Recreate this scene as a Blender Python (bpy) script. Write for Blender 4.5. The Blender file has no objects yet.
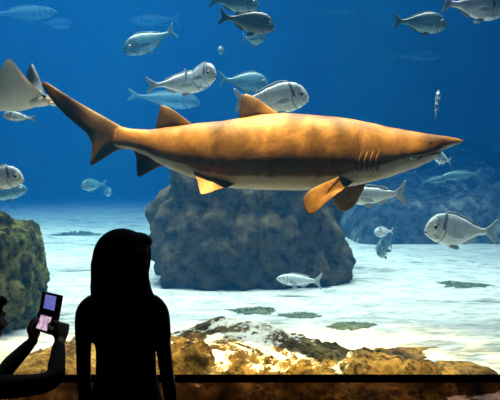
import bpy, bmesh, math, random
from mathutils import Vector, Matrix, noise, Quaternion

random.seed(7)
S = bpy.context.scene
COL = S.collection
F, CZ = 600.0, 1.75
TH = math.atan(35.0 / F)
FW = Vector((0, math.cos(TH), -math.sin(TH)))
UP = Vector((0, math.sin(TH), math.cos(TH)))
R = math.radians


def P(px, py, y):
    """a pixel of the 500x400 photograph at world depth y -> world point"""
    r = FW + Vector((1, 0, 0)) * ((px - 250) / F) - UP * ((py - 200) / F)
    return Vector((0, 0, CZ)) + r * (y / r.y)


# ------------------------------------------------------------------ helpers
def tag(o, label=None, cat=None, group=None, kind=None):
    if label: o['label'] = label
    if cat: o['category'] = cat
    if group: o['group'] = group
    if kind: o['kind'] = kind
    return o


def empty(name, loc, rot=(0, 0, 0)):
    o = bpy.data.objects.new(name, None)
    COL.objects.link(o)
    o.location = loc
    o.rotation_euler = rot
    o.empty_display_size = 0.1
    return o


class MB:
    """collects vertices and faces of ONE mesh object"""
    def __init__(s):
        s.v, s.f, s.a = [], [], []

    def add(s, vs, fs, att=0.0):
        b = len(s.v)
        s.v += [Vector(v) for v in vs]
        s.a += list(att) if isinstance(att, (list, tuple)) else [att] * len(vs)
        s.f += [tuple(i + b for i in f) for f in fs]
        return s

    def rings(s, rs, att=None, caps=True):
        n = len(rs[0])
        vs = [p for r in rs for p in r]
        fs = []
        for i in range(len(rs) - 1):
            for j in range(n):
                k = (j + 1) % n
                fs.append((i * n + j, i * n + k, (i + 1) * n + k, (i + 1) * n + j))
        aa = [x for r in att for x in r] if att else [0.0] * len(vs)
        if caps:
            for idx, rev in ((0, True), (len(rs) - 1, False)):
                c = sum(rs[idx], Vector()) / n
                vs.append(c)
                aa.append(sum(att[idx]) / n if att else 0.0)
                m = len(vs) - 1
                for j in range(n):
                    k = (j + 1) % n
                    t = (idx * n + j, idx * n + k, m)
                    fs.append(t[::-1] if rev else t)
        return s.add(vs, fs, aa)

    def tube(s, pts, rad, n=14, sub=6, flat=1.0, ref=(0, 0, 1), cap=True):
        pts = [Vector(p) for p in pts]
        P2, R2 = [], []
        for i in range(len(pts) - 1):
            p0 = pts[max(i - 1, 0)]; p1 = pts[i]; p2 = pts[i + 1]; p3 = pts[min(i + 2, len(pts) - 1)]
            for k in range(sub):
                t = k / sub
                P2.append(0.5 * ((2 * p1) + (p2 - p0) * t + (2 * p0 - 5 * p1 + 4 * p2 - p3) * t * t + (3 * p1 - p0 - 3 * p2 + p3) * t ** 3))
                R2.append(rad[i] * (1 - t) + rad[i + 1] * t)
        P2.append(pts[-1]); R2.append(rad[-1])
        d0 = (P2[1] - P2[0]).normalized(); d1 = (P2[-1] - P2[-2]).normalized()
        if cap:
            r0, r1 = R2[0], R2[-1]
            hd = [(P2[0] - d0 * r0 * math.sin(a), r0 * math.cos(a)) for a in (1.45, 1.05, .6)]
            tl = [(P2[-1] + d1 * r1 * math.sin(a), r1 * math.cos(a)) for a in (.6, 1.05, 1.45)]
            P2 = [h[0] for h in hd] + P2 + [h[0] for h in tl]
            R2 = [h[1] for h in hd] + R2 + [h[1] for h in tl]
        rs = []
        side = None
        for i, p in enumerate(P2):
            d = (P2[min(i + 1, len(P2) - 1)] - P2[max(i - 1, 0)]).normalized()
            if side is None:
                rf = Vector(ref)
                if abs(rf.dot(d)) > .95: rf = Vector((0, 1, 0))
                side = d.cross(rf).normalized()
            side = (side - d * side.dot(d)).normalized()
            o = d.cross(side)
            rs.append([p + side * (R2[i] * math.cos(2 * math.pi * j / n)) + o * (R2[i] * flat * math.sin(2 * math.pi * j / n)) for j in range(n)])
        return s.rings(rs)

    def ball(s, c, r, n=20, m=12, rot=None):
        c = Vector(c)
        r = r if isinstance(r, (tuple, list)) else (r, r, r)
        rs = []
        for i in range(1, m):
            t = math.pi * i / m
            ring = []
            for j in range(n):
                a = 2 * math.pi * j / n
                v = Vector((r[0] * math.sin(t) * math.cos(a), r[1] * math.sin(t) * math.sin(a), r[2] * math.cos(t)))
                if rot: v = rot @ v
                ring.append(c + v)
            rs.append(ring[::-1])
        b = len(s.v)
        s.rings(rs, caps=False)
        nn = len(rs) * n
        top = Vector((0, 0, r[2])); bot = Vector((0, 0, -r[2]))
        if rot: top = rot @ top; bot = rot @ bot
        s.v += [c + top, c + bot]; s.a += [0.0, 0.0]
        for j in range(n):
            k = (j + 1) % n
            s.f.append((b + k, b + j, b + nn))
            s.f.append((b + (m - 2) * n + j, b + (m - 2) * n + k, b + nn + 1))
        return s

    def box(s, c, h, rot=None, bev=0.0):
        bm = bmesh.new()
        bmesh.ops.create_cube(bm, size=2)
        for v in bm.verts:
            v.co = Vector((v.co.x * h[0], v.co.y * h[1], v.co.z * h[2]))
        if bev:
            bmesh.ops.bevel(bm, geom=bm.edges[:], offset=bev, segments=3, affect='EDGES', profile=.5)
        bm.verts.index_update()
        vs = [(rot @ v.co if rot else v.co.copy()) + Vector(c) for v in bm.verts]
        fs = [tuple(v.index for v in f.verts) for f in bm.faces]
        bm.free()
        return s.add(vs, fs)

    def fin(s, outline, thick, nrm, center=None, smooth=3, att=None):
        """a lens-shaped fin: sharp rim, thicker middle"""
        pts = [Vector(p) for p in outline]
        n0 = len(pts)
        o = []
        for i in range(n0):
            p0, p1, p2, p3 = pts[i - 1], pts[i], pts[(i + 1) % n0], pts[(i + 2) % n0]
            for k in range(smooth):
                t = k / smooth
                q = 0.5 * ((2 * p1) + (p2 - p0) * t + (2 * p0 - 5 * p1 + 4 * p2 - p3) * t * t + (3 * p1 - p0 - 3 * p2 + p3) * t ** 3)
                l = p1.lerp(p2, t)
                o.append(q.lerp(l, .35))
        n = len(o)
        c = Vector(center) if center is not None else sum(o, Vector()) / n
        nr = Vector(nrm).normalized()
        prof = [(.93, .28), (.8, .5), (.55, .8), (.25, .97)]
        vs = list(o)
        fs = []
        for sg in (1, -1):
            rows = [list(range(n))]
            for (k, h) in prof:
                b = len(vs)
                vs += [c.lerp(p, k) + nr * (sg * h * thick / 2) for p in o]
                rows.append(list(range(b, b + n)))
            vs.append(c + nr * (sg * thick / 2))
            m = len(vs) - 1
            for a, b in zip(rows, rows[1:]):
                for j in range(n):
                    k = (j + 1) % n
                    q = (a[j], a[k], b[k], b[j])
                    fs.append(q if sg > 0 else q[::-1])
            for j in range(n):
                k = (j + 1) % n
                q = (rows[-1][j], rows[-1][k], m)
                fs.append(q if sg > 0 else q[::-1])
        if att is None:
            aa = [0.0] * len(vs)
        else:
            aa = [att(v) for v in vs]
        return s.add(vs, fs, aa)

    def build(s, name, m, parent=None, origin=None, smooth=True, remesh=None, sm=0):
        me = bpy.data.meshes.new(name)
        og = Vector(origin) if origin is not None else Vector()
        me.from_pydata([tuple(v - og) for v in s.v], [], s.f)
        if any(s.a):
            at = me.attributes.new('mark', 'FLOAT', 'POINT')
            at.data.foreach_set('value', [max(0.0, q) for q in s.a])
            at = me.attributes.new('dark', 'FLOAT', 'POINT')
            at.data.foreach_set('value', [max(0.0, -q) for q in s.a])
        bm = bmesh.new(); bm.from_mesh(me)
        bmesh.ops.recalc_face_normals(bm, faces=bm.faces[:])
        bm.to_mesh(me); bm.free()
        if smooth:
            me.polygons.foreach_set('use_smooth', [True] * len(me.polygons))
        me.materials.append(m)
        o = bpy.data.objects.new(name, me)
        COL.objects.link(o)
        if parent: o.parent = parent
        elif origin is not None: o.location = og
        if remesh:
            r = o.modifiers.new('r', 'REMESH'); r.mode = 'VOXEL'; r.voxel_size = remesh; r.use_smooth_shade = True
            if sm:
                q = o.modifiers.new('s', 'SMOOTH'); q.iterations = sm; q.factor = .5
        return o


# ------------------------------------------------------------------ materials
def mat(name, col=(.5, .5, .5), rough=.6, spec=.3, metal=0.0):
    m = bpy.data.materials.new(name); m.use_nodes = True
    b = m.node_tree.nodes['Principled BSDF']
    b.inputs['Base Color'].default_value = (*col, 1)
    b.inputs['Roughness'].default_value = rough
    b.inputs['Specular IOR Level'].default_value = spec
    b.inputs['Metallic'].default_value = metal
    return m


class NT:
    def __init__(s, m):
        s.t = m.node_tree; s.n = s.t.nodes; s.bsdf = s.n.get('Principled BSDF')

    def new(s, typ, **kw):
        x = s.n.new(typ)
        for k, v in kw.items():
            if k in x.inputs: x.inputs[k].default_value = v
            else: setattr(x, k, v)
        return x

    def link(s, a, b): s.t.links.new(a, b)

    def coord(s, scale=(1, 1, 1), out='Object'):
        tc = s.new('ShaderNodeTexCoord'); mp = s.new('ShaderNodeMapping')
        mp.inputs['Scale'].default_value = scale
        s.link(tc.outputs[out], mp.inputs['Vector'])
        return mp.outputs['Vector']

    def noise(s, vec, scale, detail=5, rough=.55, dist=0.0):
        x = s.new('ShaderNodeTexNoise')
        x.inputs['Scale'].default_value = scale; x.inputs['Detail'].default_value = detail
        x.inputs['Roughness'].default_value = rough; x.inputs['Distortion'].default_value = dist
        s.link(vec, x.inputs['Vector'])
        return x.outputs['Fac']

    def ramp(s, fac, stops, interp='LINEAR'):
        x = s.new('ShaderNodeValToRGB')
        e = x.color_ramp.elements
        x.color_ramp.interpolation = interp
        while len(e) < len(stops): e.new(.5)
        for i, (p, c) in enumerate(stops):
            e[i].position = p
            e[i].color = (*c, 1) if len(c) == 3 else c
        s.link(fac, x.inputs['Fac'])
        return x.outputs['Color']

    def mix(s, f, a, b, mode='MIX'):
        x = s.new('ShaderNodeMix', data_type='RGBA', blend_type=mode)
        for sock, v in ((x.inputs[0], f), (x.inputs[6], a), (x.inputs[7], b)):
            if hasattr(v, 'is_output'): s.link(v, sock)
            else: sock.default_value = v if not isinstance(v, tuple) else (*v, 1)
        return x.outputs[2]

    def math(s, op, a, b=0.0):
        x = s.new('ShaderNodeMath', operation=op)
        for sock, v in ((x.inputs[0], a), (x.inputs[1], b)):
            if hasattr(v, 'is_output'): s.link(v, sock)
            else: sock.default_value = v
        return x.outputs[0]

    def attr(s, name='mark'):
        return s.new('ShaderNodeAttribute', attribute_name=name).outputs['Fac']

    def sep(s, vec):
        x = s.new('ShaderNodeSeparateXYZ'); s.link(vec, x.inputs[0]); return x.outputs

    def base(s, c): s.link(c, s.bsdf.inputs['Base Color'])

    def bump(s, h, strength=.5, dist=.02):
        x = s.new('ShaderNodeBump', Strength=strength, Distance=dist)
        s.link(h, x.inputs['Height']); s.link(x.outputs[0], s.bsdf.inputs['Normal'])


def rock_mat(name, stops, scale=2.2, lit_sand=None, pores=14, bump=.9):
    m = mat(name, rough=.92, spec=.1)
    t = NT(m); v = t.coord()
    n1 = t.noise(v, scale, 8, .62, .4)
    c = t.ramp(n1, stops)
    n2 = t.noise(v, pores, 6, .7)
    c = t.mix(t.math('MULTIPLY', t.ramp(n2, [(.40, (1, 1, 1)), (.54, (0, 0, 0))]), .85), c, tuple(x * .35 for x in stops[0][1]))
    if lit_sand:  # pale sand dust, also painting bright light onto upward faces
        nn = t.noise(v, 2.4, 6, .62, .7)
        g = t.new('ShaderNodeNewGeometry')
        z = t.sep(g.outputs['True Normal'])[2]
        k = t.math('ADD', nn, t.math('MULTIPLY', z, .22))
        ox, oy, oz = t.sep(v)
        dx = t.math('ABSOLUTE', t.math('SUBTRACT', ox, lit_sand[2]))
        k = t.math('SUBTRACT', k, t.math('MULTIPLY', t.math('MAXIMUM', t.math('SUBTRACT', dx, lit_sand[3]), 0.0), .5))
        fr_ = t.math('MAXIMUM', t.math('SUBTRACT', lit_sand[4], oy), 0.0)
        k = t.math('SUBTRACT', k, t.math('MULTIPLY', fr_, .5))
        k = t.ramp(k, [(lit_sand[1], (0, 0, 0)), (lit_sand[1] + .05, (1, 1, 1))])
        c = t.mix(k, c, lit_sand[0])
    t.base(c)
    t.bump(t.math('ADD', n2, t.math('MULTIPLY', n1, 2.0)), bump, .03)
    return m


M = {}
M['sand'] = mat('pale_sand', rough=.95, spec=.05)
t = NT(M['sand']); v = t.coord((1, 1, 1)); vs_ = t.coord((.55, 1.5, 1))
g1 = t.noise(v, 60, 3, .7)
patch = t.noise(vs_, 1.5, 10, .74, .6)
fine = t.noise(t.coord((.7, 1.7, 1)), 5.5, 8, .75, .3)
c = t.mix(g1, (.66, .66, .62), (.86, .85, .80))
c = t.mix(t.ramp(fine, [(.46, (0, 0, 0)), (.60, (.7, .7, .7))]), c, (.30, .34, .30))
c = t.mix(t.ramp(patch, [(.55, (0, 0, 0)), (.63, (.85, .85, .85))]), c, (.12, .16, .13))
t.base(c); t.bump(t.math('ADD', t.math('MULTIPLY', fine, 1.5), t.math('MULTIPLY', patch, 2.0)), .8, .04)

OCH = [(.33, (.022, .014, .006)), (.45, (.10, .065, .02)), (.56, (.21, .14, .045)), (.7, (.11, .10, .035))]
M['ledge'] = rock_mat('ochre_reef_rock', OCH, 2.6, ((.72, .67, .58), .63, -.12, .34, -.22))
M['boulder'] = rock_mat('brown_boulder_rock', OCH, 3.0, ((.7, .62, .48), .80, 0, 1, -9))
M['green_rock'] = rock_mat('algae_rock', [(.34, (.03, .03, .01)), (.46, (.10, .10, .03)), (.56, (.22, .22, .06)), (.68, (.33, .23, .09))], 4.5, None, 11, 1.2)
M['grey_rock'] = rock_mat('dark_grey_rock', [(.3, (.06, .048, .026)), (.5, (.092, .072, .036)), (.7, (.14, .11, .052))], 1.6, None, 7, 1.0)
M['far_rock'] = rock_mat('distant_reef_rock', [(.3, (.02, .03, .03)), (.5, (.07, .085, .08)), (.66, (.34, .36, .32))], 1.3, None, 6)
M['weed'] = mat('dark_weed', (.05, .075, .04), .8, .1)
t = NT(M['weed']); t.base(t.ramp(t.noise(t.coord(), 9, 3), [(.3, (.05, .075, .045)), (.7, (.16, .19, .12))]))

# shark skin: 'mark' = 1 on the white underside, 0 on the brown back, negative on dark fin edges
M['shark'] = mat('brown_shark_skin', rough=.5, spec=.2)
t = NT(M['shark']); v = t.coord()
a_ = t.attr()
n1 = t.noise(t.coord((1.5, 1, 1.6)), 4.2, 9, .68, .8)
n2 = t.noise(v, 38, 4, .6)
br = t.ramp(n1, [(.34, (.085, .043, .013)), (.5, (.155, .08, .024)), (.68, (.27, .145, .046))])
br = t.mix(t.ramp(n2, [(.62, (0, 0, 0)), (.7, (.5, .5, .5))]), br, (.08, .04, .015))
bw = t.ramp(n1, [(.3, (.34, .31, .25)), (.7, (.5, .47, .40))])
k = t.ramp(t.math('ADD', a_, t.math('MULTIPLY', t.math('SUBTRACT', n1, .5), .35)), [(.42, (0, 0, 0)), (.6, (1, 1, 1))])
c = t.mix(k, br, bw)
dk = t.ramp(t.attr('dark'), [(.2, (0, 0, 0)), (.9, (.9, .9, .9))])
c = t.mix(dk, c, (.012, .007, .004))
t.base(c); t.bump(n2, .15, .01)
M['slit'] = mat('dark_slit', (.035, .02, .011), .7, .2)
M['eye'] = mat('glossy_black_eye', (.008, .008, .008), .12, .6)
M['gold_eye'] = mat('pale_eye_ring', (.5, .42, .2), .3, .5)


def fish_mat(name, back, side, belly, band=True, glints=False):
    m = mat(name, rough=.36, spec=.5, metal=.0)
    t = NT(m)
    tc = t.new('ShaderNodeTexCoord')
    x, y, z = t.sep(tc.outputs['Object'])
    n = t.noise(tc.outputs['Object'], 7, 5, .6, .3)
    zz = t.math('ADD', z, t.math('MULTIPLY', t.math('SUBTRACT', n, .5), .12))
    rng = t.new('ShaderNodeMapRange')
    t.link(zz, rng.inputs[0]); rng.inputs[1].default_value = -.2; rng.inputs[2].default_value = .2
    c = t.ramp(rng.outputs[0], [(.2, belly), (.45, side), (.80, side), (.98, back)])
    blot = t.noise(tc.outputs['Object'], 12, 6, .7, .6)
    c = t.mix(t.ramp(blot, [(.38, (.3, .3, .3)), (.5, (0, 0, 0))]), c, back)
    hd = t.ramp(x, [(.27, (0, 0, 0)), (.33, (1, 1, 1))])
    hn = t.noise(tc.outputs['Object'], 22, 4, .7, 1.0)
    c = t.mix(t.math('MULTIPLY', hd, t.ramp(hn, [(.42, (.7, .7, .7)), (.52, (0, 0, 0))])), c, tuple(q * .35 for q in back))
    gx = t.math('SUBTRACT', x, t.math('SUBTRACT', .25, t.math('MULTIPLY', t.math('MULTIPLY', z, z), -3.5)))
    gl = t.ramp(t.math('ABSOLUTE', gx), [(.004, (.8, .8, .8)), (.014, (0, 0, 0))])
    c = t.mix(gl, c, tuple(q * .3 for q in back))
    sc = t.new('ShaderNodeTexVoronoi', Scale=34.0)
    t.link(tc.outputs['Object'], sc.inputs['Vector'])
    c = t.mix(t.ramp(sc.outputs['Distance'], [(.35, (0, 0, 0)), (.6, (.16, .16, .16))]), c, tuple(q * .45 for q in back))
    if band:
        u = t.math('ABSOLUTE', t.math('SUBTRACT', x, t.math('ADD', .285, t.math('MULTIPLY', z, -.3))))
        up = t.ramp(z, [(0.0, (0, 0, 0)), (.03, (1, 1, 1))])
        f = t.math('MULTIPLY', t.ramp(u, [(.012, (1, 1, 1)), (.03, (0, 0, 0))]), up)
        c = t.mix(t.math('MULTIPLY', f, .85), c, (.03, .035, .04))
    if glints:
        sp = t.new('ShaderNodeTexVoronoi', Scale=11.0)
        t.link(tc.outputs['Object'], sp.inputs['Vector'])
        c = t.mix(t.ramp(sp.outputs['Distance'], [(.32, (1, 1, 1)), (.4, (0, 0, 0))]), c, (.85, .88, .88))
    t.base(c)
    t.bump(sc.outputs['Distance'], .2, .01)
    return m


M['bream'] = fish_mat('silver_scales', (.30, .39, .39), (.86, .90, .86), (.95, .96, .94))
M['bream_fin'] = mat('silver_fin', (.42, .47, .47), .45, .3)
M['dark_bream'] = fish_mat('slate_scales', (.035, .045, .06), (.09, .11, .13), (.2, .24, .26), False)
M['dark_fin'] = mat('slate_fin', (.05, .06, .08), .5, .3)
M['hazed_fish'] = fish_mat('haze_tint_scales', (.03, .08, .095), (.09, .21, .23), (.36, .52, .50), False)  # water haze painted into these blue-grey scale colours
M['hazed_fin'] = mat('haze_tint_fin', (.07, .15, .18), .5, .3)
M['pale_fish'] = fish_mat('pale_scales', (.36, .44, .44), (.80, .86, .84), (.93, .95, .93), False)
M['glint_fish'] = fish_mat('painted_glint_scales', (.03, .06, .08), (.06, .1, .13), (.2, .25, .26), False, True)  # pale glints painted on a fish shape standing in for a light reflection
M['lips'] = mat('pale_lips', (.7, .68, .64), .5, .3)
M['ray'] = mat('ray_skin', rough=.5, spec=.35)
t = NT(M['ray'])
k = t.ramp(t.attr(), [(.35, (0, 0, 0)), (.6, (1, 1, 1))])
n1 = t.noise(t.coord(), 6, 5)
t.base(t.mix(k, t.ramp(n1, [(.3, (.012, .014, .018)), (.7, (.03, .032, .036))]), t.ramp(n1, [(.3, (.5, .49, .43)), (.7, (.74, .72, .64))])))

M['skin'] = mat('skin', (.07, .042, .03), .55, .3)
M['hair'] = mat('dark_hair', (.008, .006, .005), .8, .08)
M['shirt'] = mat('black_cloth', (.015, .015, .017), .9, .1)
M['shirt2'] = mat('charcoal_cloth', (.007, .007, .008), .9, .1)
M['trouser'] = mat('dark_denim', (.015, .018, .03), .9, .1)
M['shoe'] = mat('dark_leather', (.012, .011, .011), .5, .3)
M['rail'] = mat('black_painted_metal', (.003, .003, .003), .9, .0)
M['plastic'] = mat('black_plastic', (.012, .012, .014), .4, .3)
M['gallery'] = mat('dark_gallery_paint', (.012, .012, .014), .9, .1)
t = NT(M['gallery']); t.base(t.ramp(t.noise(t.coord(), 5, 4), [(.3, (.009, .009, .011)), (.7, (.015, .015, .018))]))
M['carpet'] = mat('dark_gallery_carpet', (.014, .013, .015), .98, .05)
t = NT(M['carpet']); t.base(t.ramp(t.noise(t.coord(), 160, 2), [(.3, (.008, .008, .01)), (.7, (.02, .018, .022))]))
M['tankwall'] = mat('blue_tank_wall', (.02, .12, .25), .9, .05)
t = NT(M['tankwall']); t.base(t.ramp(t.noise(t.coord(), .5, 5), [(.3, (.006, .07, .2)), (.7, (.012, .12, .30))]))


def screen_mat(name, c1, c2, e, sc):
    m = mat(name, c1, .2, .4)
    t = NT(m)
    n = t.noise(t.coord(), sc, 3, .6)
    c = t.ramp(n, [(.4, c1), (.6, c2)])
    t.base(c); t.link(c, t.bsdf.inputs['Emission Color'])
    t.bsdf.inputs['Emission Strength'].default_value = e
    return m


def pane_mat(name, tint, refl):
    m = bpy.data.materials.new(name); m.use_nodes = True
    t = NT(m); t.n.remove(t.bsdf)
    tr = t.new('ShaderNodeBsdfTransparent'); tr.inputs[0].default_value = (*tint, 1)
    gl = t.new('ShaderNodeBsdfGlossy'); gl.inputs['Roughness'].default_value = .02
    fr = t.new('ShaderNodeFresnel', IOR=refl)
    mx = t.new('ShaderNodeMixShader')
    t.link(fr.outputs[0], mx.inputs[0]); t.link(tr.outputs[0], mx.inputs[1]); t.link(gl.outputs[0], mx.inputs[2])
    t.link(mx.outputs[0], t.n['Material Output'].inputs['Surface'])
    return m


M['acrylic'] = pane_mat('clear_acrylic', (.985, .99, .99), 1.15)
M['tinted'] = pane_mat('dark_tint_acrylic', (.36, .30, .34), 1.15)  # tint darkens everything seen through this lower pane

# water: blue scattering haze that eats red light
W_SC = (.0004, .0085, .027)
W_AB = (.085, .036, .012)
wm = bpy.data.materials.new('aquarium_water'); wm.use_nodes = True
t = NT(wm); t.n.remove(t.bsdf)


def coef(node, s, absorb):
    d = max(s) * (2.0 if absorb else 1.0)
    node.inputs['Density'].default_value = d
    node.inputs['Color'].default_value = (*[(1 - q / d) if absorb else q / d for q in s], 1)


vsn = t.new('ShaderNodeVolumeScatter'); coef(vsn, W_SC, False); vsn.inputs['Anisotropy'].default_value = .0
van = t.new('ShaderNodeVolumeAbsorption'); coef(van, W_AB, True)
ad = t.new('ShaderNodeAddShader')
t.link(vsn.outputs[0], ad.inputs[0]); t.link(van.outputs[0], ad.inputs[1])
t.link(ad.outputs[0], t.n['Material Output'].inputs['Volume'])

# ------------------------------------------------------------------ setting
GY = 3.20           # glass front
TX, TY, TZ = 13.0, 26.0, 9.0
SZ = 0.30           # sand level


def sand_h(x, y):
    h = .05 * noise.noise(Vector((x * .45, y * .5, 0))) + .018 * noise.noise(Vector((x * 1.1, y * 2.6, 3)))
    return SZ + h + max(0, y - 14) * .012


def slab(name, c, h, m, label=None, kind='structure'):
    o = MB().box(c, h).build(name, m, origin=c, smooth=False)
    return tag(o, label, None, None, kind)


slab('floor', (0, .8, -.05), (3.2, 2.38, .05), M['carpet'])
slab('ceiling', (0, .8, 3.65), (3.2, 2.38, .05), M['gallery'])
slab('wall_left', (-3.15, .8, 1.8), (.05, 2.38, 1.8), M['gallery'])
slab('wall_right', (3.15, .8, 1.8), (.05, 2.38, 1.8), M['gallery'])
slab('wall_back', (0, -1.63, 1.8), (3.2, .05, 1.8), M['gallery'])
fw = MB()
for c, h in (((0, GY + .06, .13), (TX, .06, .13)), ((0, GY + .06, 5.88), (TX, .06, 3.12)),
             ((-8, GY + .06, 1.51), (5, .06, 1.25)), ((8, GY + .06, 1.51), (5, .06, 1.25))):
    fw.box(c, h)
tag(fw.build('wall_front', M['gallery'], smooth=False), None, None, None, 'structure')
slab('window_1', (0, GY + .06, 1.655), (3.0, .03, 1.095), M['acrylic'], 'large clear acrylic viewing pane')
slab('window_2', (0, GY + .06, .41), (3.0, .03, .147), M['tinted'], 'darker lower band of the viewing window')
slab('wall_tank_back', (0, TY + .1, TZ / 2), (TX, .1, TZ / 2), M['tankwall'])
slab('wall_tank_left', (-TX - .1, (TY + GY) / 2, TZ / 2), (.1, (TY - GY) / 2, TZ / 2), M['tankwall'])
slab('wall_tank_right', (TX + .1, (TY + GY) / 2, TZ / 2), (.1, (TY - GY) / 2, TZ / 2), M['tankwall'])
wo = MB().box((0, (TY + GY + .13) / 2, TZ / 2), (TX - .01, (TY - GY - .13) / 2, TZ / 2 - .01)).build('water', wm, origin=(0, (TY + GY) / 2, TZ / 2), smooth=False)
tag(wo, 'hazy blue water filling the tank', None, None, 'structure')

NX, NY = 170, 200
vs, fs = [], []
for j in range(NY + 1):
    y = GY + .13 + (TY - GY - .14) * (j / NY) ** 1.9
    for i in range(NX + 1):
        u = i / NX * 2 - 1
        x = (TX - .02) * (.35 * u + .65 * u ** 3)
        vs.append((x, y, sand_h(x, y)))
for j in range(NY):
    for i in range(NX):
        a = j * (NX + 1) + i
        fs.append((a, a + 1, a + NX + 2, a + NX + 1))
so = MB().add(vs, fs).build('sand_bed', M['sand'])
tag(so, 'pale rippled sand bed of the tank', None, None, 'structure')

# handrail
rl = empty('handrail', (0, 2.75, 0))
zb = P(250, 378.6, 2.75).z
MB().box((0, 0, zb), (2.9, .014, .0165), bev=.006).build('rail_bar', M['rail'], rl)
for x in (-2.4, -1.75, 1.75, 2.4):
    MB().tube([(x, 0, 0), (x, 0, zb - .012)], [.018, .018], cap=False).build('post', M['rail'], rl)
    MB().tube([(x, 0, 0), (x, 0, .012)], [.045, .045], cap=False, sub=1).build('base_plate', M['rail'], rl)
tag(rl, 'black horizontal handrail along the bottom of the viewing window', 'handrail')


# ------------------------------------------------------------------ rocks
def fbm(p, o=5, s=1.0):
    v, a, f = 0, 1, s
    for _ in range(o):
        v += a * noise.noise(p * f); a *= .52; f *= 2.03
    return v


def rock(name, m, c, size, label, sub=5, pw=2.6, amp=.16, fr=1.6, seed=0, tilt=0, taper=0.0, cat='rock', group=None, ridge=0.0):
    """a boulder: rounded block with broken, pitted sides; c = centre of its base"""
    bm = bmesh.new()
    bmesh.ops.create_icosphere(bm, subdivisions=sub, radius=1)
    sx, sy, sz = size
    off = Vector((seed * 7.3, seed * 3.1, seed * 1.7))
    for v in bm.verts:
        d = v.co.normalized()
        k = (abs(d.x) ** pw + abs(d.y) ** pw + abs(d.z) ** pw) ** (-1 / pw)
        q = d * k
        r = 1 + amp * fbm(d * fr + off, 6) + amp * .35 * abs(fbm(d * fr * 3 + off, 4))
        if ridge:
            dd = Vector((d.x * 3.2, d.y * 3.2, d.z * 1.1)) + off
            r += ridge * (abs(noise.noise(dd)) - .2) + ridge * .6 * (abs(noise.noise(dd * 2.3)) - .2) - ridge * .5 * noise.voronoi(d * 2.6 + off)[0][0] + ridge * .16 * fbm(d * 9 + off, 4)
        q = q * r
        w = 1 - taper * (q.z + 1) / 2
        v.co = Vector((q.x * sx * w + tilt * (q.z + 1) * sz, q.y * sy * w, (q.z + .72) * sz / 1.72))
    mb = MB()
    bm.verts.index_update()
    mb.add([v.co.copy() for v in bm.verts], [tuple(x.index for x in f.verts) for f in bm.faces])
    bm.free()
    o = mb.build(name, m)
    o.location = c
    tag(o, label, cat, group)
    return o


# middle rock behind the shark
c = P(250, 284, 7.6)
o = rock('rock', M['grey_rock'], (c.x + .07, 7.9, SZ - .08), (1.40, 1.1, 1.74), 'large dark grey rock standing on the sand below the shark', 6, 3.6, .11, 1.5, 3, -.03, .27, ridge=.20)

# mossy rock, left edge
c = P(-8, 300, 5.2)
rock('rock', M['green_rock'], (c.x - .2, 5.5, SZ - .06), (.55, .5, 1.03), 'mossy olive rock rising behind the raised hands and gadget', 6, 2.6, .2, 1.7, 5, 0, .12, ridge=.14)

# reef slope, far right
rr = MB()
vs, fs = [], []
A_, B_ = 90, 40
for j in range(B_ + 1):
    for i in range(A_ + 1):
        u, w = i / A_, j / B_
        x = 1.9 + u * 10.5
        y = 10.9 + w * 7.5 + .5 * noise.noise(Vector((u * 9, w * 3, 2)))
        ed = min(1, u / .06) ** .6 * min(1, w / .05) ** .7 * min(1, (1 - w) / .1)
        h = .72 + 1.5 * max(0, w - .05) * (1 - .3 * u) + .5 * u
        q_ = fbm(Vector((x * .8, y * .8, 1)), 6)
        z = SZ - .14 + ed * (h * (1 + .30 * q_) + .22 * abs(fbm(Vector((x * 1.9, y * 1.9, 7)), 5)))
        vs.append((x, y, z))
for j in range(B_):
    for i in range(A_):
        a = j * (A_ + 1) + i
        fs.append((a, a + 1, a + A_ + 2, a + A_ + 1))
o = rr.add(vs, fs).build('reef', M['far_rock'], origin=(6, 14, SZ))
tag(o, 'hazy dark blue reef slope far behind the silver bream', 'reef')

# ledge of rock in front, just behind the glass
LP = [(-40, 372), (0, 364), (25, 357), (50, 346), (72, 339), (100, 333), (130, 332), (165, 330), (195, 324), (222, 317), (248, 317), (272, 325), (300, 336), (330, 346), (352, 350), (400, 358), (440, 363), (480, 370), (540, 378)]
CD = 4.35


def ledge_crest(x):
    px = 250 + x / CD * F
    for (a, b), (c_, d) in zip(LP, LP[1:]):
        if a <= px <= c_:
            yy = b + (d - b) * (px - a) / (c_ - a)
            break
    else:
        yy = LP[0][1] if px < LP[0][0] else LP[-1][1]
    return P(px, yy, CD).z


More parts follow.
